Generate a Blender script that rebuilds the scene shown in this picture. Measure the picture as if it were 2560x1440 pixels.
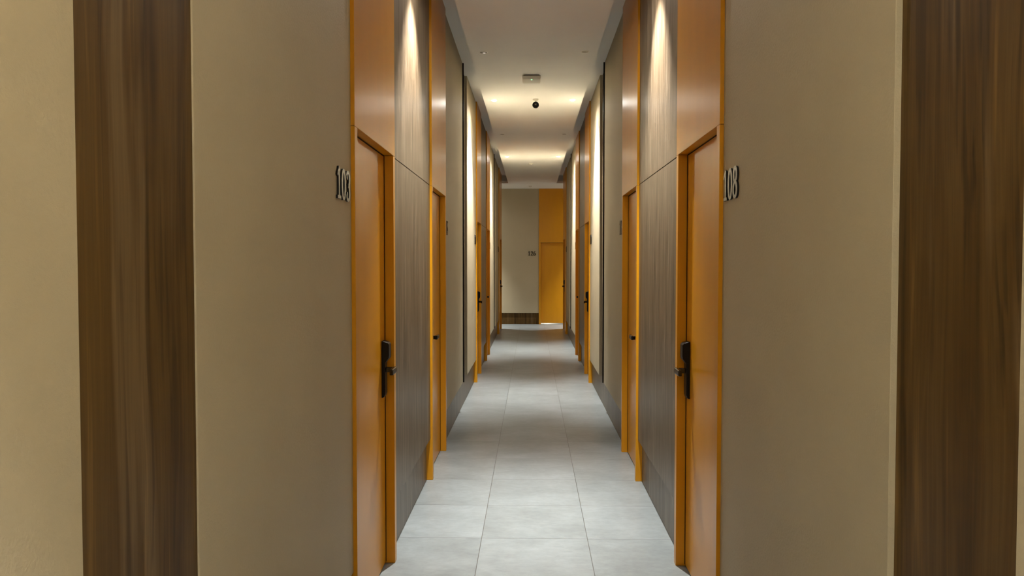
import bpy, bmesh, math, random
from mathutils import Vector

random.seed(7)
sc = bpy.context.scene
for o in list(bpy.data.objects):
    bpy.data.objects.remove(o)
COL = sc.collection

# ------------------------------------------------------------------ camera, world, exposure
CAMX, CAMZ = -0.0175, 1.562
cd = bpy.data.cameras.new('camera')
cam = bpy.data.objects.new('camera', cd)
COL.objects.link(cam)
cam.location = (CAMX, 0, CAMZ)
cam.rotation_euler = (math.radians(90 - 1.8305), 0, math.radians(1.4462))
cd.sensor_width = 36
cd.lens = 36 * 1940 / 2560
cd.clip_start = 0.05
sc.camera = cam

w = bpy.data.worlds.new('world')
sc.world = w
w.use_nodes = True
w.node_tree.nodes['Background'].inputs[0].default_value = (1, 0.9, 0.75, 1)
w.node_tree.nodes['Background'].inputs[1].default_value = 0.004

vs = sc.view_settings
vs.view_transform = 'Standard'
vs.look = 'None'
vs.gamma = 1
vs.use_curve_mapping = False
vs.exposure = 0.0
sc.cycles.max_bounces = 12
sc.cycles.diffuse_bounces = 8
sc.cycles.glossy_bounces = 6
sc.cycles.sample_clamp_indirect = 0.0
sc.cycles.use_denoising = True

LAMP_W = 660.0            # every lit downlight of the corridor: its beam
SPILL = 0.05              # and the weaker light it throws wide
LAMP_COL = (1.0, 0.985, 0.935)

# ------------------------------------------------------------------ main dimensions (metres)
XF, XP, XB, XD = 0.7275, 0.7435, 0.7735, 0.775     # door frame face, panel face, skirting face, door leaf face
ZC, ZT = 3.462, 3.655                              # ceiling, top of the edge trough
ZBASE, ZHEAD = 0.30, 2.112
XCE = 0.575                                        # edge of the dropped ceiling
Y0, YE, YW = -2.6, 18.45, 19.85                    # back of the corridor, its far corner, end wall
UNITS = [(3.115, 4.03, 'far'), (5.53, 6.44, 'near'), (10.11, 10.97, 'far'), (12.36, 13.24, 'near'), (17.40, 18.45, 'far')]
STRIPS = [(1.225, 1.66), (8.19, 8.735), (14.97, 15.50)]

# ------------------------------------------------------------------ materials
def mat(name):
    m = bpy.data.materials.new(name)
    m.use_nodes = True
    nt = m.node_tree
    b = nt.nodes['Principled BSDF']
    return m, nt, b

def N(nt, typ, **kw):
    n = nt.nodes.new(typ)
    for k, v in kw.items():
        setattr(n, k, v)
    return n

def coords(nt, scale=(1, 1, 1), loc=(0, 0, 0)):
    g = N(nt, 'ShaderNodeNewGeometry')
    mp = N(nt, 'ShaderNodeMapping')
    mp.inputs['Scale'].default_value = scale
    mp.inputs['Location'].default_value = loc
    nt.links.new(g.outputs['Position'], mp.inputs['Vector'])
    return mp.outputs['Vector']

def noise(nt, vec, scale, detail=4, rough=0.5, dist=0.0):
    n = N(nt, 'ShaderNodeTexNoise')
    n.inputs['Scale'].default_value = scale
    n.inputs['Detail'].default_value = detail
    n.inputs['Roughness'].default_value = rough
    n.inputs['Distortion'].default_value = dist
    nt.links.new(vec, n.inputs['Vector'])
    return n.outputs['Fac']

def ramp(nt, fac, stops):
    r = N(nt, 'ShaderNodeValToRGB')
    e = r.color_ramp.elements
    while len(e) < len(stops):
        e.new(0.5)
    for i, (p, c) in enumerate(stops):
        e[i].position = p
        e[i].color = (*c, 1)
    nt.links.new(fac, r.inputs['Fac'])
    return r.outputs['Color']

def mixc(nt, a, b, fac, typ='MIX'):
    m = N(nt, 'ShaderNodeMix', data_type='RGBA', blend_type=typ)
    if isinstance(fac, float):
        m.inputs[0].default_value = fac
    else:
        nt.links.new(fac, m.inputs[0])
    for i, s in ((6, a), (7, b)):
        if isinstance(s, tuple):
            m.inputs[i].default_value = (*s, 1)
        else:
            nt.links.new(s, m.inputs[i])
    return m.outputs[2]

def bump(nt, b, h, strength, dist=0.002):
    n = N(nt, 'ShaderNodeBump')
    n.inputs['Strength'].default_value = strength
    n.inputs['Distance'].default_value = dist
    nt.links.new(h, n.inputs['Height'])
    nt.links.new(n.outputs['Normal'], b.inputs['Normal'])

def simple(name, col, rough=0.5, metal=0.0, spec=0.5, emit=None, es=0.0):
    m, nt, b = mat(name)
    b.inputs['Base Color'].default_value = (*col, 1)
    b.inputs['Roughness'].default_value = rough
    b.inputs['Metallic'].default_value = metal
    b.inputs['Specular IOR Level'].default_value = spec
    if emit:
        b.inputs['Emission Color'].default_value = (*emit, 1)
        b.inputs['Emission Strength'].default_value = es
    return m

def make_beige():
    m, nt, b = mat('beige wallpaper')
    v = coords(nt)
    f = noise(nt, v, 2.2, 3)
    c = ramp(nt, f, [(0.3, (0.46, 0.396, 0.275)), (0.7, (0.49, 0.426, 0.30))])
    nt.links.new(c, b.inputs['Base Color'])
    b.inputs['Roughness'].default_value = 0.62
    b.inputs['Specular IOR Level'].default_value = 0.35
    h = noise(nt, v, 120, 3, 0.6)
    bump(nt, b, h, 0.6, 0.002)
    return m

def make_wood(name, pal, rough, spec, k=1.0):
    m, nt, b = mat(name)
    # broad bands that wander a little, thin dark figure lines and fine pores, all running up the wall
    wob = noise(nt, coords(nt, (1, 1, 0.55)), 1.3, 2)
    def warped(zs, amt):
        cmb = N(nt, 'ShaderNodeCombineXYZ')
        nt.links.new(wob, cmb.inputs['Y'])
        nt.links.new(wob, cmb.inputs['X'])
        sc_ = N(nt, 'ShaderNodeVectorMath', operation='SCALE')
        nt.links.new(cmb.outputs[0], sc_.inputs[0]); sc_.inputs['Scale'].default_value = amt
        vv = N(nt, 'ShaderNodeVectorMath', operation='ADD')
        nt.links.new(coords(nt, (1, 1, zs)), vv.inputs[0]); nt.links.new(sc_.outputs[0], vv.inputs[1])
        return vv.outputs[0]
    band = noise(nt, warped(0.05, 0.16), 15 * k, 3, 0.5, 0.5)
    line = noise(nt, warped(0.035, 0.16), 40 * k, 3, 0.55, 0.4)
    fine = noise(nt, warped(0.02, 0.10), 190 * k, 2, 0.6)
    c1 = ramp(nt, band, [(0.36, pal[0]), (0.44, pal[1]), (0.50, pal[2]), (0.56, pal[1]), (0.65, pal[3])])
    c2 = ramp(nt, line, [(0.36, (0.58, 0.55, 0.50)), (0.44, (1.0, 1.0, 1.0)), (0.58, (0.97, 0.97, 0.96)), (0.66, (1.45, 1.46, 1.50))])
    c3 = ramp(nt, fine, [(0.3, (0.86, 0.85, 0.84)), (0.7, (1.08, 1.08, 1.08))])
    c = mixc(nt, mixc(nt, c1, c2, 1.0, 'MULTIPLY'), c3, 1.0, 'MULTIPLY')
    nt.links.new(c, b.inputs['Base Color'])
    b.inputs['Roughness'].default_value = rough
    b.inputs['Specular IOR Level'].default_value = spec
    bump(nt, b, fine, 0.2, 0.001)
    return m

def make_orange():
    m, nt, b = mat('orange laminate')
    v = coords(nt, (1, 1, 0.2))
    f = noise(nt, v, 9, 3)
    c = ramp(nt, f, [(0.3, (0.60, 0.262, 0.008)), (0.7, (0.64, 0.282, 0.010))])
    nt.links.new(c, b.inputs['Base Color'])
    b.inputs['Roughness'].default_value = 0.28
    b.inputs['Specular IOR Level'].default_value = 0.38
    bump(nt, b, noise(nt, coords(nt), 220, 2), 0.08, 0.001)
    return m

def make_tile():
    m, nt, b = mat('grey floor tiles')
    g = N(nt, 'ShaderNodeNewGeometry')
    sep = N(nt, 'ShaderNodeSeparateXYZ')
    nt.links.new(g.outputs['Position'], sep.inputs[0])
    def M(op, a, bb=None):
        n = N(nt, 'ShaderNodeMath', operation=op)
        for i, s in enumerate((a, bb)):
            if s is None:
                continue
            if isinstance(s, (int, float)):
                n.inputs[i].default_value = s
            else:
                nt.links.new(s, n.inputs[i])
        return n.outputs[0]
    P = 0.6
    ux = M('DIVIDE', M('ADD', sep.outputs['X'], 0.3 + 6.0), P)
    uy = M('DIVIDE', M('ADD', sep.outputs['Y'], -4.36 + 12.0), P)
    def edge(u, half):
        fr = M('FRACT', u)
        d = M('MINIMUM', fr, M('SUBTRACT', 1.0, fr))
        return M('LESS_THAN', d, half / P)
    grout = M('MAXIMUM', edge(ux, 0.0017), edge(uy, 0.0017))
    ids = N(nt, 'ShaderNodeCombineXYZ')
    nt.links.new(M('FLOOR', ux), ids.inputs[0]); nt.links.new(M('FLOOR', uy), ids.inputs[1])
    wn = N(nt, 'ShaderNodeTexWhiteNoise', noise_dimensions='2D')
    nt.links.new(ids.outputs[0], wn.inputs['Vector'])
    # stains of the tile print, each tile with a piece of its own
    off = N(nt, 'ShaderNodeVectorMath', operation='SCALE')
    nt.links.new(wn.outputs['Color'], off.inputs[0]); off.inputs['Scale'].default_value = 7.0
    add = N(nt, 'ShaderNodeVectorMath', operation='ADD')
    nt.links.new(coords(nt, (0.85, 1.3, 1)), add.inputs[0]); nt.links.new(off.outputs[0], add.inputs[1])
    s1 = noise(nt, add.outputs[0], 3.2, 6, 0.62, 0.3)
    s2 = noise(nt, add.outputs[0], 22, 4, 0.65)
    c = ramp(nt, s1, [(0.30, (0.222, 0.248, 0.255)), (0.5, (0.262, 0.293, 0.302)), (0.70, (0.308, 0.343, 0.356))])
    c = mixc(nt, c, ramp(nt, s2, [(0.3, (0.90, 0.90, 0.90)), (0.7, (1.08, 1.08, 1.08))]), 1.0, 'MULTIPLY')
    tv = ramp(nt, wn.outputs['Value'], [(0, (0.95, 0.95, 0.945)), (1, (1.04, 1.04, 1.045))])
    c = mixc(nt, c, tv, 1.0, 'MULTIPLY')
    c = mixc(nt, c, (0.09, 0.087, 0.08), grout)
    nt.links.new(c, b.inputs['Base Color'])
    b.inputs['Roughness'].default_value = 0.32
    b.inputs['Specular IOR Level'].default_value = 0.5
    inv = M('SUBTRACT', 1.0, grout)
    hh = M('ADD', inv, M('MULTIPLY', s2, 0.12))
    bump(nt, b, hh, 0.3, 0.001)
    return m

def make_paint():
    m, nt, b = mat('white ceiling paint')
    v = coords(nt)
    nt.links.new(ramp(nt, noise(nt, v, 3, 2), [(0.3, (0.83, 0.82, 0.79)), (0.7, (0.85, 0.84, 0.81))]), b.inputs['Base Color'])
    b.inputs['Roughness'].default_value = 0.75
    bump(nt, b, noise(nt, v, 140, 2), 0.1, 0.001)
    return m

WOOD = make_wood('grey-brown wood laminate', ((0.092, 0.063, 0.036), (0.122, 0.085, 0.050), (0.153, 0.110, 0.069), (0.204, 0.155, 0.103)), 0.38, 0.42, 1.6)
DARKWOOD = make_wood('dark brown wood laminate', ((0.052, 0.026, 0.005), (0.088, 0.047, 0.010), (0.112, 0.064, 0.017), (0.150, 0.096, 0.041)), 0.5, 0.22, 0.62)
BEIGE, ORANGE, TILE, PAINT = make_beige(), make_orange(), make_tile(), make_paint()
BLACK = simple('black lacquer', (0.006, 0.006, 0.007), 0.3)
FIN = simple('black metal strip', (0.006, 0.004, 0.004), 0.6, spec=0.15)
LOCKM = simple('black lock plastic', (0.004, 0.004, 0.0045), 0.34, spec=0.22)
CHROME = simple('dark chrome', (0.22, 0.22, 0.22), 0.22, 1.0)
NUMFACE = simple('polished black metal', (0.012, 0.012, 0.012), 0.2, 0.0, spec=0.9)
PLASTIC = simple('white plastic', (0.72, 0.69, 0.62), 0.4)
RING = simple('white lamp ring', (0.84, 0.81, 0.76), 0.55)
DARKLENS = simple('dark unlit lens', (0.14, 0.11, 0.075), 0.35)
GLOW = simple('lit lamp lens', (0.9, 0.9, 0.88), 0.4, emit=(1.0, 0.97, 0.92), es=28.0)
LED = simple('green indicator', (0.6, 0.9, 0.7), 0.3, emit=(0.35, 1.0, 0.5), es=1.1)
GLINT = simple('bulb tip with painted glint', (0.9, 0.84, 0.76), 0.2, emit=(1.0, 0.9, 0.78), es=0.55)  # emission paints the glint on an unlit bulb

# ------------------------------------------------------------------ builders
def link(name, me, parent=None):
    o = bpy.data.objects.new(name, me)
    COL.objects.link(o)
    if parent:
        o.parent = parent
    return o

def meta(o, label=None, cat=None, group=None, kind=None):
    for k, v in (('label', label), ('category', cat), ('group', group), ('kind', kind)):
        if v:
            o[k] = v
    return o

def add_box(bm, x0, x1, y0, y1, z0, z1, s=1):
    """A box; s mirrors it to the left (-1) or the right (+1) wall."""
    xs = sorted((x0 * s, x1 * s))
    vs_ = [bm.verts.new((x, y, z)) for x in xs for y in (y0, y1) for z in (z0, z1)]
    for f in ((0, 1, 3, 2), (4, 6, 7, 5), (0, 4, 5, 1), (2, 3, 7, 6), (0, 2, 6, 4), (1, 5, 7, 3)):
        bm.faces.new([vs_[i] for i in f])

def boxes(name, material, lst, parent=None, s=1, bevel=0.0):
    bm = bmesh.new()
    for b in lst:
        add_box(bm, *b, s=s)
    bmesh.ops.recalc_face_normals(bm, faces=bm.faces)
    me = bpy.data.meshes.new(name)
    bm.to_mesh(me)
    bm.free()
    me.materials.append(material)
    o = link(name, me, parent)
    if bevel:
        md = o.modifiers.new('bevel', 'BEVEL')
        md.width = bevel
        md.segments = 2
        md.limit_method = 'ANGLE'
    return o

def extrude_profile(name, material, pts, axis_pt, parent=None, s=1, bevel=0.0):
    """pts: (x, z) outline, extruded along Y from axis_pt[0] to axis_pt[1]."""
    bm = bmesh.new()
    a = [bm.verts.new((x * s, axis_pt[0], z)) for x, z in pts]
    b = [bm.verts.new((x * s, axis_pt[1], z)) for x, z in pts]
    n = len(pts)
    bm.faces.new(a); bm.faces.new(b[::-1])
    for i in range(n):
        bm.faces.new((a[i], b[i], b[(i + 1) % n], a[(i + 1) % n]))
    bmesh.ops.recalc_face_normals(bm, faces=bm.faces)
    me = bpy.data.meshes.new(name)
    bm.to_mesh(me); bm.free()
    me.materials.append(material)
    o = link(name, me, parent)
    if bevel:
        md = o.modifiers.new('bevel', 'BEVEL'); md.width = bevel; md.segments = 2; md.limit_method = 'ANGLE'
    return o

def lathe(name, material, prof, parent=None, seg=40, loc=(0, 0, 0), smooth=True):
    """prof: (radius, z) from the axis outwards; turned about Z."""
    bm = bmesh.new()
    rings = []
    for r, z in prof:
        if r < 1e-6:
            rings.append([bm.verts.new((0, 0, z))])
        else:
            rings.append([bm.verts.new((r * math.cos(2 * math.pi * i / seg), r * math.sin(2 * math.pi * i / seg), z)) for i in range(seg)])
    for a, b in zip(rings, rings[1:]):
        for i in range(seg):
            j = (i + 1) % seg
            if len(a) == 1 and len(b) == 1:
                continue
            if len(a) == 1:
                bm.faces.new((a[0], b[i], b[j]))
            elif len(b) == 1:
                bm.faces.new((a[i], b[0], a[j]))
            else:
                bm.faces.new((a[i], b[i], b[j], a[j]))
    bmesh.ops.recalc_face_normals(bm, faces=bm.faces)
    me = bpy.data.meshes.new(name)
    bm.to_mesh(me); bm.free()
    me.materials.append(material)
    if smooth:
        for p in me.polygons:
            p.use_smooth = True
    o = link(name, me, parent)
    o.location = loc
    if smooth:
        md = o.modifiers.new('edges', 'EDGE_SPLIT'); md.split_angle = math.radians(35)
    return o

def empty(name, loc=(0, 0, 0)):
    o = bpy.data.objects.new(name, None)
    o.empty_display_size = 0.1
    COL.objects.link(o)
    o.location = loc
    return o

def copy_tree(o, parent=None):
    c = o.copy()
    COL.objects.link(c)
    if parent:
        c.parent = parent
    for ch in list(o.children):
        copy_tree(ch, c)
    return c

# ------------------------------------------------------------------ setting: floor, ceiling
meta(boxes('floor', TILE, [(-4.2, 4.2, Y0 - 0.2, 21.5, -0.06, 0.0)]), 'large grey square floor tiles running down the corridor', 'floor', kind='structure')
ceil = boxes('ceiling', PAINT, [(-XCE, XCE, Y0, 18.52, ZC, ZC + 0.05),           # dropped middle panel
                                (-1.1, 1.1, Y0 - 0.1, 18.75, ZT, ZT + 0.1),       # top of the trough along both edges
                                (-4.2, 4.2, 18.52, 20.2, ZC, ZC + 0.055),         # ceiling of the cross passage
                                (-4.2, 4.2, 18.66, 20.2, ZC + 0.055, ZT + 0.1)])
meta(ceil, 'white plaster ceiling with a shadow gap along both walls', 'ceiling', kind='structure')

# ------------------------------------------------------------------ walls, skirting, panels on both sides
WALLX = 1.02
SIDES = (('left', -1), ('right', 1))
door_no = [0]

def bays():
    """Wall stretches between the door units, along Y."""
    out, y = [], Y0
    for a, b, _ in UNITS:
        out.append((y, a)); y = b
    return out

for side, s in SIDES:
    wl = meta(boxes('wall_' + side, BEIGE, [(XB + 0.018, WALLX, a, b, 0, ZT) for a, b in bays()], s=s),
              'beige papered wall on the %s of the corridor' % side, 'wall', kind='structure')
    meta(boxes('baseboard_' + side, WOOD, [(XB, XB + 0.018, a, b, 0.0, ZBASE + 0.03) for a, b in bays()], s=s),
         'tall brown wood skirting set back along the %s wall' % side, 'baseboard', kind='structure')
    # beige board faces, set proud of the skirting
    for k, (a, b) in enumerate(((Y0, STRIPS[0][0]), (STRIPS[0][1], UNITS[0][0]), (UNITS[1][1], STRIPS[1][0] - 0.014), (STRIPS[1][1], UNITS[2][0]),
                                (UNITS[3][1], STRIPS[2][0] - 0.014), (STRIPS[2][1], 17.05))):
        boxes('wall_panel', BEIGE, [(XP, XB + 0.018, a, b, ZBASE, ZT)], parent=wl, s=s, bevel=0.0012)
    # orange pilaster board before the last door
    meta(boxes('trim_%d' % (1 if s < 0 else 2), ORANGE, [(XF, XB + 0.018, 17.05, 17.40, 0.0, ZT)], s=s),
         'orange pilaster board before the last door on the %s' % side, 'trim', kind='structure')
    # black fins where a wood strip starts
    for k, st in enumerate(STRIPS[1:]):
        meta(boxes('trim_%d' % (3 + 2 * k + (0 if s < 0 else 1)), FIN, [(XP - 0.013, XB, st[0] - 0.014, st[0], ZBASE, ZT)], s=s),
             'slim black metal fin beside the %s wood strip on the %s wall' % (('middle', 'far')[k], side), 'trim', kind='structure')
    # narrow wood strips
    prou = (XP + 0.004) if s < 0 else (XP + 0.014)
    for k, (st, xx, z0) in enumerate(zip(STRIPS, (prou, XB - 0.003, XB - 0.003), (ZBASE, ZBASE + 0.031, ZBASE + 0.031))):
        o = boxes('wood_strip', DARKWOOD if k == 0 else WOOD, [(xx, XB + 0.018 if k == 0 else XB + 0.018, st[0], st[1], z0, ZT)], s=s)
        meta(o, ('dark brown wood strip nearest the viewer on the %s beige wall' % side,
                 'narrow wood strip behind the black fin, before the third %s door' % side,
                 'far slim wood strip near the end of the %s wall' % side)[k], 'wall panel', 'narrow vertical wood strips')
    # broad wood panels between two doors
    for k, (a, b) in enumerate(((UNITS[0][1], UNITS[1][0]), (UNITS[2][1], UNITS[3][0]))):
        t = meta(empty('wood_cladding', (s * XP, (a + b) / 2, ZBASE)),
                 ('wide striped grey-brown wood panel between the first two %s doors' % side,
                  'wide dim wood panel between the third and fourth %s doors' % side)[k], 'wall panel', 'wide wood panels between doors')
        for nm, z0, z1 in (('lower_board', ZBASE, ZHEAD + 0.003), ('upper_board', ZHEAD + 0.008, ZT)):
            o = boxes(nm, WOOD, [(XP, XB + 0.018, a, b, z0, z1)], s=s, bevel=0.001)
            o.parent = t
            o.matrix_parent_inverse = t.matrix_basis.inverted()

# ------------------------------------------------------------------ doors
def lock_parts(s, yc, toward, parent):
    """Electronic lock on a leaf at y = yc; the lever points towards -Y (toward = -1) or +Y."""
    a, b = yc - 0.031, yc + 0.031
    body = extrude_profile('lock', LOCKM, [(XD, 0.880), (XD - 0.012, 0.884), (XD - 0.018, 0.900), (XD - 0.018, 1.058), (XD - 0.036, 1.082),
                                           (XD - 0.038, 1.095), (XD - 0.038, 1.152), (XD - 0.030, 1.162), (XD, 1.170)], (a, b), parent, s, 0.003)
    # lever: neck and bent grip in one mesh
    bm = bmesh.new()
    add_box(bm, XD - 0.056, XD - 0.017, yc - 0.012, yc + 0.012, 1.008, 1.034, s)
    ya, yb = sorted((yc - toward * 0.014, yc + toward * 0.105))
    add_box(bm, XD - 0.072, XD - 0.054, ya, yb, 1.006, 1.036, s)
    bmesh.ops.recalc_face_normals(bm, faces=bm.faces)
    me = bpy.data.meshes.new('lever'); bm.to_mesh(me); bm.free()
    me.materials.append(CHROMEB)
    lv = link('lever', me, body)
    md = lv.modifiers.new('bevel', 'BEVEL'); md.width = 0.004; md.segments = 3
    return body

CHROMEB = simple('polished black chrome', (0.05, 0.05, 0.052), 0.16, 1.0)

GAP_SHADE = simple('painted door gap shade', (0.030, 0.009, 0.003), 0.7, spec=0.2)  # dark strip painted as the shadow line between leaf and jamb

def door_unit(s, a, b, lock_end, label, near=0.05, far=0.048):
    door_no[0] += 1
    t = meta(empty('door_%d' % door_no[0], (s * XF, (a + b) / 2, 0)), label, 'door', 'orange room doors', 'structure')
    inv = t.matrix_basis.inverted()
    yn, yf = a + near, b - far
    fr = boxes('frame', ORANGE, [(XF, XD + 0.055, a, yn, 0, ZHEAD), (XF, XD + 0.055, yf, b, 0, ZHEAD)], t, s, 0.0015)
    ov = boxes('over_panel', ORANGE, [(XF, XD + 0.055, a, b, ZHEAD + 0.0015, ZT)], t, s, 0.0015)
    lf = boxes('leaf', ORANGE, [(XD, XD + 0.042, yn + 0.006, yf - 0.007, 0.009, ZHEAD - 0.004)], t, s, 0.0015)
    gsh = boxes('gap_shade', GAP_SHADE, [(XD - 0.0025, XD + 0.03, yf - 0.0068, yf, 0.01, ZHEAD), (XD + 0.003, XD + 0.03, yn, yn + 0.0062, 0.01, ZHEAD),
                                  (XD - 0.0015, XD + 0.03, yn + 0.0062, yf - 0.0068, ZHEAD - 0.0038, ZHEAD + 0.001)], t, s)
    lk = lock_parts(s, (yf - 0.065) if lock_end == 'far' else (yn + 0.052), -1 if lock_end == 'far' else 1, t)
    for o in (fr, ov, lf, gsh, lk):
        o.matrix_parent_inverse = inv
    return t

ORD = ('nearest', 'second', 'third', 'fourth', 'last')
for side, s in SIDES:
    for k, (a, b, e) in enumerate(UNITS):
        door_unit(s, a, b, e, '%s orange door in its deep frame along the %s wall' % (ORD[k], side), far=0.07 if k == 4 else 0.048)

# ------------------------------------------------------------------ far end: cross passage
UX0, UX1 = 0.167, 1.09        # end door unit
we = meta(boxes('wall_end', BEIGE, [(-4.2, UX0, YW + 0.05, YW + 0.25, 0, ZC), (UX1, 4.2, YW + 0.05, YW + 0.25, 0, ZC)]),
          'beige end wall closing the corridor, with the number 126', 'wall', kind='structure')
boxes('wall_panel', BEIGE, [(-3.9, UX0, YW, YW + 0.05, ZBASE - 0.01, ZC)], we, bevel=0.0012)
boxes('wall_panel', BEIGE, [(UX1, 3.9, YW, YW + 0.05, ZBASE - 0.01, ZC)], we, bevel=0.0012)
meta(boxes('baseboard_end', DARKWOOD, [(-3.9, UX0, YW + 0.03, YW + 0.05, 0, ZBASE + 0.02), (UX1, 3.9, YW + 0.03, YW + 0.05, 0, ZBASE + 0.02)]),
     'dark wood skirting under the end wall', 'baseboard', kind='structure')
for side, s in SIDES:
    meta(boxes('wall_corner_' + side, BEIGE, [(WALLX, 4.2, YE - 0.2, YE, 0, ZC), (3.9, 4.2, YE, YW + 0.05, 0, ZC)], s=s),
         'wall of the cross passage hidden round the %s corner' % side, 'wall', kind='structure')

door_no[0] += 1
t = meta(empty('door_%d' % door_no[0], ((UX0 + UX1) / 2, YW, 0)), 'orange door in the end wall right of the number 126', 'door', 'orange room doors', 'structure')
inv = t.matrix_basis.inverted()
jw = 0.052
for o in (boxes('frame', ORANGE, [(UX0, UX0 + jw, YW - 0.015, YW + 0.09, 0, 2.085), (UX1 - jw, UX1, YW - 0.015, YW + 0.09, 0, 2.085)], t, 1, 0.0015),
          boxes('over_panel', ORANGE, [(UX0, UX1, YW - 0.015, YW + 0.09, 2.0865, ZC)], t, 1, 0.0015),
          boxes('leaf', ORANGE, [(UX0 + jw + 0.004, UX1 - jw - 0.004, YW + 0.033, YW + 0.075, 0.026, 2.08)], t, 1, 0.0015)):
    o.matrix_parent_inverse = inv

meta(boxes('wall_back', BEIGE, [(-1.1, 1.1, Y0 - 0.15, Y0, 0, ZT)]), 'beige wall behind the viewer', 'wall', kind='structure')

# ------------------------------------------------------------------ room numbers
def stroke(bm, pts, wfun, closed=False, d0=0.0, d1=1.0):
    n = len(pts)
    LAYER[0] += 1
    d1 += 0.035 * LAYER[0]          # overlapping strokes lie a hair above one another
    L, R = [], []
    for i in range(n):
        p, q = (pts[(i - 1) % n], pts[(i + 1) % n]) if closed else (pts[max(i - 1, 0)], pts[min(i + 1, n - 1)])
        tx, ty = q[0] - p[0], q[1] - p[1]
        l = math.hypot(tx, ty) or 1
        tx, ty = tx / l, ty / l
        h = wfun(tx, ty, i / max(n - 1, 1)) / 2
        L.append((pts[i][0] - ty * h, pts[i][1] + tx * h))
        R.append((pts[i][0] + ty * h, pts[i][1] - tx * h))
    def ring(P, d):
        return [bm.verts.new((p[0], p[1], d)) for p in P]
    l0, l1, r0, r1 = ring(L, d0), ring(L, d1), ring(R, d0), ring(R, d1)
    m = n if closed else n - 1
    for i in range(m):
        j = (i + 1) % n
        f = bm.faces.new((l1[i], l1[j], r1[j], r1[i])); f.material_index = 0
        for q in ((l0[i], l0[j], l1[j], l1[i]), (r0[j], r0[i], r1[i], r1[j])):
            bm.faces.new(q).material_index = 1
    if not closed:
        bm.faces.new((l0[0], l1[0], r1[0], r0[0])).material_index = 1
        bm.faces.new((l1[-1], l0[-1], r0[-1], r1[-1])).material_index = 1

LAYER = [0]

def arc(cx, cy, rx, ry, a0, a1, n=24):
    return [(cx + rx * math.cos(math.radians(a0 + (a1 - a0) * i / (n - 1))), cy + ry * math.sin(math.radians(a0 + (a1 - a0) * i / (n - 1)))) for i in range(n)]

def nib(thick, thin):
    return lambda tx, ty, f: thin + (thick - thin) * abs(ty) ** 1.3

def glyph(bm, ch, d0, d1):
    """A bold serif figure in a box 0.56 wide and 1 high; returns its width."""
    T, t_ = 0.185, 0.10
    nb = nib(T, t_)
    kw = dict(d0=d0, d1=d1)
    flat = lambda wv: (lambda a, b, c: wv)
    if ch == '1':
        stroke(bm, [(0.25, 0.05), (0.25, 0.5), (0.25, 0.96)], flat(0.16), **kw)
        stroke(bm, [(0.25, 1.0), (0.20, 0.90), (0.08, 0.80), (0.04, 0.72)], lambda a, b, f: 0.13 - 0.03 * f, **kw)
        stroke(bm, [(0.04, 0.05), (0.12, 0.055), (0.38, 0.055), (0.46, 0.05)], flat(0.10), **kw)
        return 0.50
    if ch == '0':
        stroke(bm, arc(0.28, 0.5, 0.20, 0.455, 0, 360, 49)[:-1], nb, True, **kw)
    elif ch == '8':
        stroke(bm, arc(0.28, 0.74, 0.165, 0.215, 0, 360, 41)[:-1], nb, True, **kw)
        stroke(bm, arc(0.28, 0.275, 0.195, 0.235, 0, 360, 41)[:-1], nb, True, **kw)
    elif ch == '3':
        stroke(bm, arc(0.25, 0.735, 0.19, 0.22, 165, -80, 26), nb, **kw)
        stroke(bm, arc(0.25, 0.275, 0.21, 0.235, 80, -165, 28), nb, **kw)
        stroke(bm, arc(0.10, 0.775, 0.035, 0.045, 0, 360, 17)[:-1], flat(0.075), True, **kw)
        stroke(bm, arc(0.10, 0.225, 0.035, 0.045, 0, 360, 17)[:-1], flat(0.075), True, **kw)
    elif ch == '2':
        stroke(bm, arc(0.27, 0.72, 0.185, 0.235, 165, -15, 22) + [(0.40, 0.52), (0.24, 0.30), (0.09, 0.08)], nib(0.16, 0.10), **kw)
        stroke(bm, [(0.05, 0.065), (0.3, 0.065), (0.50, 0.085)], flat(0.13), **kw)
        stroke(bm, [(0.47, 0.06), (0.50, 0.22)], flat(0.06), **kw)
        stroke(bm, arc(0.12, 0.735, 0.035, 0.045, 0, 360, 17)[:-1], flat(0.08), True, **kw)
    elif ch == '6':
        stroke(bm, arc(0.28, 0.285, 0.195, 0.245, 0, 360, 41)[:-1], nb, True, **kw)
        stroke(bm, [(0.47, 0.88), (0.38, 0.94), (0.28, 0.90), (0.17, 0.76), (0.10, 0.55), (0.09, 0.30)], nib(0.16, 0.10), **kw)
    elif ch == '9':
        stroke(bm, arc(0.28, 0.715, 0.195, 0.245, 0, 360, 41)[:-1], nb, True, **kw)
        stroke(bm, [(0.09, 0.12), (0.18, 0.06), (0.28, 0.10), (0.39, 0.24), (0.46, 0.45), (0.47, 0.70)], nib(0.16, 0.10), **kw)
    elif ch == '5':
        stroke(bm, arc(0.25, 0.305, 0.205, 0.265, 100, -165, 30), nb, **kw)
        stroke(bm, [(0.12, 0.55), (0.13, 0.75), (0.14, 0.95)], flat(0.08), **kw)
        stroke(bm, [(0.10, 0.935), (0.30, 0.93), (0.46, 0.95)], flat(0.13), **kw)
    elif ch == '7':
        stroke(bm, [(0.05, 0.92), (0.28, 0.92), (0.51, 0.92)], flat(0.14), **kw)
        stroke(bm, [(0.46, 0.92), (0.34, 0.60), (0.26, 0.30), (0.24, 0.0)], flat(0.15), **kw)
        stroke(bm, [(0.08, 0.95), (0.06, 0.78)], flat(0.06), **kw)
    return 0.56

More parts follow.
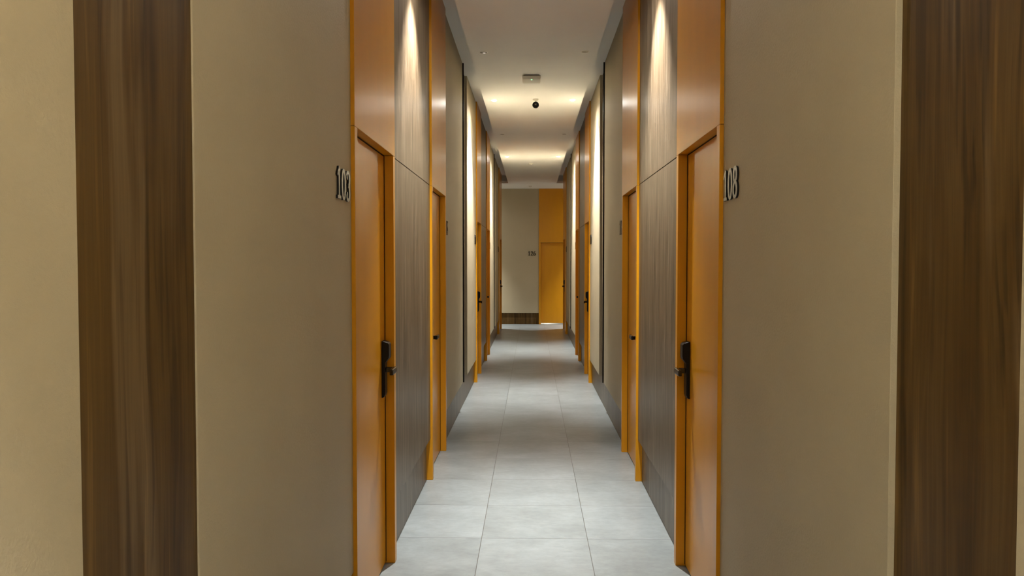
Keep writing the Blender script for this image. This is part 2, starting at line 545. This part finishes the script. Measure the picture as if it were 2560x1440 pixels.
def room_number(text, origin, udir, ndir, label, h=0.118, depth=0.0075):
    """origin: lower left of the text on the wall; udir: reading direction; ndir: out of the wall."""
    t = meta(empty('room_number', origin), label, 'room number', 'room numbers beside the doors')
    U, Nn, Z = Vector(udir), Vector(ndir), Vector((0, 0, 1))
    x = 0.0
    for ch in text:
        bm = bmesh.new()
        LAYER[0] = 0
        wd = glyph(bm, ch, 0.0, 1.0)
        for v in bm.verts:
            u, vv, d = v.co
            v.co = U * ((u + x) * h) + Z * (vv * h) + Nn * (d * depth)
        flip = (U.cross(Z)).dot(Nn) < 0
        if flip:
            bmesh.ops.reverse_faces(bm, faces=bm.faces)
        me = bpy.data.meshes.new('digit')
        bm.to_mesh(me); bm.free()
        me.materials.append(NUMFACE); me.materials.append(BLACK)
        link('digit', me, t)
        x += wd + 0.055
    return t

ZN = 1.804
LN = [('103', 'first'), ('105', 'second'), ('107', 'third'), ('109', 'fourth'), ('111', 'last')]
RN = [('108', 'first'), ('106', 'second'), ('110', 'third'), ('112', 'fourth'), ('114', 'last')]
WID = 0.215
for k, (a, b, e) in enumerate(UNITS):
    ya = (a - 0.035 - WID) if e == 'far' else (b + 0.035)
    if k == 4:
        ya = 17.05 - 0.03 - WID
    lab = ('steel room number 103 on the left beige wall before the nearest door',
           'dark room number on beige wall just past the second left door',
           'dark room number on the bright wall before the third left door',
           'tiny dark room number past the fourth left door',
           'tiny dark room number before the last left door')[k]
    room_number(LN[k][0], (-XP, ya, ZN), (0, 1, 0), (1, 0, 0), lab)
    lab = ('steel room number 108 on the right beige wall before the nearest door',
           'dark room number on beige wall just past the second right door',
           'dark room number on the bright wall before the third right door',
           'tiny dark room number past the fourth right door',
           'tiny dark room number before the last right door')[k]
    room_number(RN[k][0], (XP, ya + WID, ZN), (0, -1, 0), (-1, 0, 0), lab)
room_number('126', (-0.104, YW, 1.756), (1, 0, 0), (0, -1, 0), 'black room number 126 on the beige end wall', 0.112, 0.0075)

# ------------------------------------------------------------------ ceiling lamps and devices
def lamp(x, y, lit, label, group, power=None, lean=17, wide=SPILL):
    t = meta(empty('ceiling_downlight', (x, y, ZC)), label, 'ceiling light', group)
    lathe('trim_ring', RING, [(0.031, -0.001), (0.032, -0.003), (0.036, -0.003), (0.038, -0.002), (0.038, 0.0)], t)
    if lit:
        lathe('lens', GLOW, [(0.0, -0.013), (0.014, -0.012), (0.024, -0.009), (0.030, -0.004), (0.031, -0.001)], t)
        p = power or LAMP_W
        for nm, e, ang, bl, tilt in (('downlight_beam', p, 70, 0.9, lean), ('downlight_spill', p * wide, 172, 1.0, 0)):
            ld = bpy.data.lights.new(nm, 'SPOT')
            ld.energy = e
            ld.color = LAMP_COL
            ld.spot_size = math.radians(ang)
            ld.spot_blend = bl
            ld.shadow_soft_size = 0.022
            lo = link(nm, ld, t)
            lo.location = (0, 0, -0.036)
            lo.rotation_euler = (0, math.radians(tilt) * (-1 if x > 0 else 1) * (0 if abs(x) > 1 else 1), 0)   # the lamps lean towards their wall
    else:
        lathe('lens', DARKLENS, [(0.0, -0.001), (0.033, -0.0025)], t)
    return t

XL = 0.4565
G1, G2 = 'lit downlights along the corridor ceiling', 'unlit downlights along the corridor ceiling'
for y, wh in ((9.11, 'nearer'), (13.91, 'farther')):
    lamp(-XL, y, True, 'lit round downlight, left of the %s glowing pair' % wh, G1)
    lamp(XL, y, True, 'lit round downlight, right of the %s glowing pair' % wh, G1)
for y, wh in ((4.72, 'over the broad wood panels'), (-0.25, 'above the viewer')):
    lamp(-XL, y, True, 'lit downlight %s on the left' % wh, G1, power=LAMP_W * (0.86 if y > 1 else 2.1), lean=11 if y > 1 else 17, wide=SPILL if y > 1 else 0.02)
    lamp(XL, y, True, 'lit downlight %s on the right' % wh, G1, power=LAMP_W * (0.86 if y > 1 else 2.1), lean=11 if y > 1 else 17, wide=SPILL if y > 1 else 0.02)
for y, wh in ((7.05, 'nearer'), (11.5, 'farther')):
    t = lamp(-XL + 0.005, y, False, 'dark unlit downlight, left of the %s unlit pair' % wh, G2)
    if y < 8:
        bt = lathe('bulb_tip_glint', GLINT, [(0.0, -0.006), (0.009, -0.005), (0.0135, -0.002)], t, 20, (0.004, 0.016, 0))
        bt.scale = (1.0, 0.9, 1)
    lamp(XL + 0.005, y, False, 'dark unlit downlight, right of the %s unlit pair' % wh, G2)
# cross passage lamps, round the corners
for x, sd in ((-1.75, 'left'), (1.75, 'right')):
    lamp(x, 19.1, True, 'downlight of the cross passage round the %s corner' % sd, G1, power=LAMP_W * 1.15)

# small square ceiling unit with a green light
t = meta(empty('emergency_light', (-0.019, 7.98, ZC)), 'white square ceiling unit with a small glowing green light', 'emergency light')
boxes('mounting_plate', simple('grey plate', (0.10, 0.08, 0.055), 0.5), [(-0.078, 0.078, -0.075, 0.1, -0.010, 0.0)], t)
bm = bmesh.new()
prof = [(0.093, -0.010), (0.094, -0.030), (0.088, -0.046), (0.0, -0.048)]
vsr = []
for hx, z in prof[:3]:
    vsr.append([bm.verts.new((sx * hx, sy * (hx + 0.006), z)) for sx, sy in ((-1, -1), (1, -1), (1, 1), (-1, 1))])
for a, b in zip(vsr, vsr[1:]):
    for i in range(4):
        bm.faces.new((a[i], b[i], b[(i + 1) % 4], a[(i + 1) % 4]))
bm.faces.new(vsr[0]); bm.faces.new(vsr[-1])
bmesh.ops.recalc_face_normals(bm, faces=bm.faces)
me = bpy.data.meshes.new('housing'); bm.to_mesh(me); bm.free(); me.materials.append(PLASTIC)
hs = link('housing', me, t)
md = hs.modifiers.new('bevel', 'BEVEL'); md.width = 0.004; md.segments = 2
lathe('indicator', LED, [(0.0, -0.012), (0.007, -0.010), (0.0095, 0.0)], t, 20, (0.0, -0.083, -0.044))

# security camera on a short stem
cx, cy = 0.028, 9.06
t = meta(empty('security_camera', (cx, cy, ZC)), 'white security camera with a round black face hanging from the ceiling', 'security camera')
lathe('mount', PLASTIC, [(0.0, 0.0), (0.034, 0.0), (0.034, -0.008), (0.026, -0.014), (0.010, -0.018), (0.009, -0.034), (0.0, -0.036)], t)
bd = lathe('housing', PLASTIC, [(0.0, -0.045), (0.020, -0.043), (0.031, -0.032), (0.036, -0.012), (0.0365, 0.012), (0.033, 0.022), (0.0, 0.023)], t)
bd.rotation_euler = (math.radians(88), 0, 0)
bd.location = (0, 0, -0.070)
fc = lathe('face', simple('matt black face', (0.006, 0.006, 0.006), 0.6, spec=0.15), [(0.0365, 0.0), (0.0385, 0.006), (0.037, 0.024), (0.030, 0.030), (0.0, 0.032)], t)
fc.rotation_euler = (math.radians(88), 0, 0)
fc.location = (0, 0, -0.070)
lnz = lathe('camera_lens', simple('lens glass', (0.02, 0.018, 0.016), 0.1), [(0.013, 0.0), (0.012, 0.004), (0.0, 0.007)], t, 24)
lnz.rotation_euler = (math.radians(88), 0, 0)
lnz.location = (0, -0.0318, -0.0705)

# two small round detectors
for x, y, lb in ((-0.034, 14.88, 'small white smoke detector just past the farther lit downlights'),
                 (-0.049, 19.18, 'small round detector on the cross passage ceiling')):
    t = meta(empty('smoke_detector', (x, y, ZC)), lb, 'smoke detector', 'ceiling smoke detectors')
    lathe('detector_base', PLASTIC, [(0.0, 0.0), (0.042, 0.0), (0.042, -0.008), (0.034, -0.012), (0.0, -0.012)], t)
    lathe('detector_cap', PLASTIC, [(0.030, -0.012), (0.029, -0.022), (0.022, -0.028), (0.0, -0.029)], t)

# ------------------------------------------------------------------ lit rooms behind three of the doors (a glow at the leaf's foot)
for x, y, p in ((-1.0, 3.4, 12.0), (1.0, 5.95, 25.0), (0.4, YW + 0.30, 16.0)):
    ld = bpy.data.lights.new('room_light', 'POINT')
    ld.energy = p
    ld.color = (1.0, 0.92, 0.8)
    ld.shadow_soft_size = 0.05
    lo = link('room_light', ld)
    lo.location = (x, y, 0.25)
